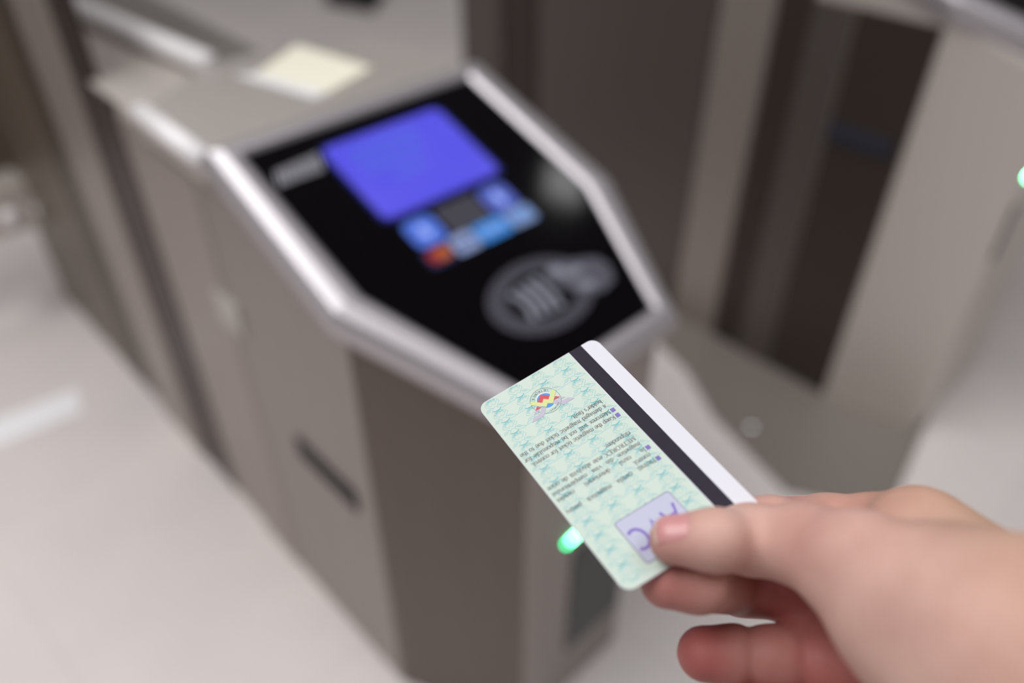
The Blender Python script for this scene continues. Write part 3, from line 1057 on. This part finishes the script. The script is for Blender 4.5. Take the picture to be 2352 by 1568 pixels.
def surface_nets(F, lo):
    nx, ny, nz = F.shape
    S = F < 0
    offs = [(i, j, k) for i in (0, 1) for j in (0, 1) for k in (0, 1)]
    cnt = np.zeros((nx - 1, ny - 1, nz - 1), np.int8)
    for i, j, k in offs:
        cnt += S[i:nx - 1 + i, j:ny - 1 + j, k:nz - 1 + k]
    act = (cnt > 0) & (cnt < 8)
    idx = -np.ones(act.shape, np.int64)
    cells = np.argwhere(act)
    idx[act] = np.arange(len(cells))
    acc = np.zeros((len(cells), 3))
    num = np.zeros(len(cells))
    val = {o: F[cells[:, 0] + o[0], cells[:, 1] + o[1], cells[:, 2] + o[2]].astype(float) for o in offs}
    for o in offs:
        for ax in range(3):
            if o[ax] == 0:
                q = list(o); q[ax] = 1; q = tuple(q)
                a, b = val[o], val[q]
                cr = (a < 0) != (b < 0)
                t = np.where(cr, a / np.where(cr, a - b, 1), 0)
                pos = np.array(o, float)[None, :].repeat(len(cells), 0)
                pos[:, ax] += t
                acc[cr] += pos[cr]
                num[cr] += 1
    V = (cells + acc / num[:, None]) * STEP + lo
    Q = []
    for ax in range(3):
        sl0 = [slice(None)] * 3; sl1 = [slice(None)] * 3
        sl0[ax] = slice(0, -1); sl1[ax] = slice(1, None)
        cr = S[tuple(sl0)] != S[tuple(sl1)]
        P = np.argwhere(cr)
        u, w = [(1, 2), (2, 0), (0, 1)][ax]
        ok = (P[:, u] > 0) & (P[:, w] > 0) & (P[:, u] < F.shape[u] - 1) & (P[:, w] < F.shape[w] - 1)
        P = P[ok]
        fl = S[P[:, 0], P[:, 1], P[:, 2]]

        def ci(du, dw):
            q = P.copy(); q[:, u] -= du; q[:, w] -= dw
            return idx[q[:, 0], q[:, 1], q[:, 2]]
        quad = np.stack([ci(0, 0), ci(1, 0), ci(1, 1), ci(0, 1)], 1)
        quad[~fl] = quad[~fl][:, ::-1]
        Q.append(quad)
    Q = np.concatenate(Q)
    Q = Q[(Q >= 0).all(1)]
    return V, Q


F_, lo_, _ = build_hand()
V_, Q_ = surface_nets(F_, lo_)
# a few Laplacian passes
for it in range(3):
    A_ = np.zeros_like(V_); N_ = np.zeros(len(V_))
    for i in range(4):
        a, b = Q_[:, i], Q_[:, (i + 1) % 4]
        np.add.at(A_, a, V_[b]); np.add.at(A_, b, V_[a])
        np.add.at(N_, a, 1); np.add.at(N_, b, 1)
    V_ = V_ * 0.5 + 0.5 * A_ / np.maximum(N_, 1)[:, None]
HROOT = np.array(cw(at(2120, 1410, 210)))
lab = np.arange(len(V_))
while True:
    l0 = lab.copy()
    mn = lab[Q_].min(1)
    for i in range(4): np.minimum.at(lab, Q_[:, i], mn)
    lab = lab[lab]
    if (lab == l0).all(): break
main = np.bincount(lab).argmax()
Q_ = Q_[lab[Q_[:, 0]] == main]
keep = np.unique(Q_)
remap = -np.ones(len(V_), np.int64); remap[keep] = np.arange(len(keep))
V_, Q_ = V_[keep], remap[Q_]
me = bpy.data.meshes.new('hand')
me.from_pydata([tuple(v) for v in (cw(V_) - HROOT)], [], [tuple(q) for q in Q_.tolist()])
me.validate()
# flush: pinker at fingertips and on the palm side, plus shade between the fingers painted dark red, sallow over the wrist
fl_ = np.zeros(len(V_))
for c, r, a in ((ring[0][0], 17, 1.0), (middle[0][0], 16, .75), (thumb[0][0], 10, .45), (index[-3][0], 16, .35), (index[-2][0], 14, .4),
                (ring[3][0], 24, .9), (middle[3][0], 26, 1.0), (middle[2][0], 20, .9), (ring[2][0], 18, .8), (ring[1][0], 14, .8), (middle[4][0], 16, .9), (palm[2][0][0], 16, .7), (thumb[3][0] + np.array([0, -2., -10]), 12, .3), (pinky[0][0], 20, .9), (at(1712, 1404, 262), 11, .9)):
    d = np.linalg.norm(V_ - c, axis=1)
    fl_ = np.maximum(fl_, a * np.exp(-(d / r) ** 2))
at_ = me.attributes.new('flush_shade', 'FLOAT', 'POINT')
at_.data.foreach_set('value', fl_.astype(np.float32))
ol = np.clip((V_[:, 0] - 90) / 45, 0, 1)
at2 = me.attributes.new('sallow', 'FLOAT', 'POINT')
at2.data.foreach_set('value', ol.astype(np.float32))


def skin_material():
    m = bpy.data.materials.new('skin')
    m.use_nodes = True
    nt = m.node_tree
    b = nt.nodes['Principled BSDF']
    a1 = nt.nodes.new('ShaderNodeAttribute'); a1.attribute_name = 'flush_shade'
    a2 = nt.nodes.new('ShaderNodeAttribute'); a2.attribute_name = 'sallow'
    m1 = nt.nodes.new('ShaderNodeMix'); m1.data_type = 'RGBA'
    m1.inputs[6].default_value = (*lin((216, 177, 165)), 1)
    m1.inputs[7].default_value = (*lin((206, 168, 142)), 1)
    m2 = nt.nodes.new('ShaderNodeMix'); m2.data_type = 'RGBA'
    m2.inputs[7].default_value = (*lin((172, 78, 78)), 1)
    tc = nt.nodes.new('ShaderNodeTexCoord')
    nz = nt.nodes.new('ShaderNodeTexNoise'); nz.inputs['Scale'].default_value = 60; nz.inputs['Detail'].default_value = 4
    m3 = nt.nodes.new('ShaderNodeMix'); m3.data_type = 'RGBA'; m3.blend_type = 'MULTIPLY'; m3.inputs[0].default_value = 1
    rmp = nt.nodes.new('ShaderNodeValToRGB')
    rmp.color_ramp.elements[0].color = (.86, .80, .79, 1); rmp.color_ramp.elements[0].position = .3
    rmp.color_ramp.elements[1].color = (1, 1, 1, 1); rmp.color_ramp.elements[1].position = .7
    nt.links.new(a2.outputs['Fac'], m1.inputs[0])
    nt.links.new(m1.outputs[2], m2.inputs[6])
    nt.links.new(a1.outputs['Fac'], m2.inputs[0])
    nt.links.new(tc.outputs['Object'], nz.inputs['Vector'])
    nt.links.new(nz.outputs['Fac'], rmp.inputs['Fac'])
    nt.links.new(m2.outputs[2], m3.inputs[6])
    nt.links.new(rmp.outputs['Color'], m3.inputs[7])
    nt.links.new(m3.outputs[2], b.inputs['Base Color'])
    b.inputs['Roughness'].default_value = 0.5
    b.inputs['Specular IOR Level'].default_value = 0.22
    b.inputs['Subsurface Weight'].default_value = 0.15
    b.inputs['Subsurface Radius'].default_value = (1.0, 0.3, 0.2)
    b.inputs['Subsurface Scale'].default_value = 0.004
    return m


M_skin = skin_material()
hand = link_mesh('hand', me, M_skin, None, smooth=True)
hand.location = HROOT
tag(hand, 'right hand reaching in from the lower right, pinching the ticket under its thumb', 'hand')


# thumbnail laid on the surface of the thumb tip
def sdf1(p):
    r = lambda i: np.array(p[i], float).reshape(1, 1, 1)
    return float(sdf(r(0), r(1), r(2))[0, 0, 0])


ax_l = thumb[0][0] - thumb[1][0]; ax_l /= np.linalg.norm(ax_l)
nn = np.array([-0.10, -0.80, -0.60]); nn -= ax_l * (nn @ ax_l); nn /= np.linalg.norm(nn)
ax_w = np.cross(nn, ax_l)
nc = thumb[0][0] + ax_l * 0.2
NV, NF, NM = [], [], []
NU, NW = 14, 14
for i in range(NU + 1):
    for j in range(NW + 1):
        a = -1 + 2 * i / NU
        b = -1 + 2 * j / NW
        # superellipse outline
        l = a * 5.2 * math.sqrt(1 - 0.25 * b * b)
        w = b * 5.0 * math.sqrt(1 - 0.25 * a * a)
        o0 = nc + ax_l * l + ax_w * w + nn * 14
        d = -nn
        t = 0
        for _ in range(40):
            s = sdf1(o0 + d * t)
            t += max(s, 0.02) * 0.8
            if s < 0.05 or t > 16: break
        e = max(abs(a), abs(b))
        NV.append(o0 + d * t + nn * (0.40 * (1 - e ** 6) + .02))
for i in range(NU):
    for j in range(NW):
        k = i * (NW + 1) + j
        NF.append((k, k + 1, k + NW + 2, k + NW + 1))
        NM.append(1 if i >= NU - 1 else 0)
nme = bpy.data.meshes.new('thumbnail')
nme.from_pydata([tuple(cw(v) - HROOT) for v in NV], [], NF)
nail = link_mesh('thumbnail', nme, [mat('pink_nail', (208, 148, 148), 0.3, spec=0.5), mat('nail_edge', (216, 190, 174), 0.35)], hand, smooth=True)
for p, mi in zip(nme.polygons, NM): p.material_index = mi
tag(nail, 'short pink thumbnail')

# ------------------------------------------------------------------ light
w = bpy.data.worlds.new('station_light')
sc.world = w
w.use_nodes = True
bg = w.node_tree.nodes['Background']
bg.inputs['Color'].default_value = (0.80, 0.79, 0.80, 1)
bg.inputs['Strength'].default_value = 0.25


def area(name, loc, sx, sy, power, color=(1, 1, 1)):
    """ceiling light panel shining straight down"""
    L = bpy.data.lights.new(name, 'AREA')
    L.energy = power
    L.color = color
    L.shape = 'RECTANGLE'
    L.size = sx
    L.size_y = sy
    o = bpy.data.objects.new(name, L)
    col.objects.link(o)
    o.location = loc
    return o


area('ceiling_lamp_left', (-1.45, 0.45, 3.3), 1.7, 2.6, 79, (1, 0.985, 0.98))
area('ceiling_lamp_right', (1.2, 0.1, 3.3), 1.1, 1.8, 27, (0.98, 0.985, 1.0))
area('reflection_spot', (1.34, 2.80, 3.3), 0.22, 0.22, 1.6)  # added to put a soft reflection on the reader glass
bm = bmesh.new()
boxb(bm, -9, 9, -5, 13, 3.4, 3.46)
tag(new_obj('ceiling', bm, mat('white_ceiling', (214, 212, 210), 0.8)), kind='structure')
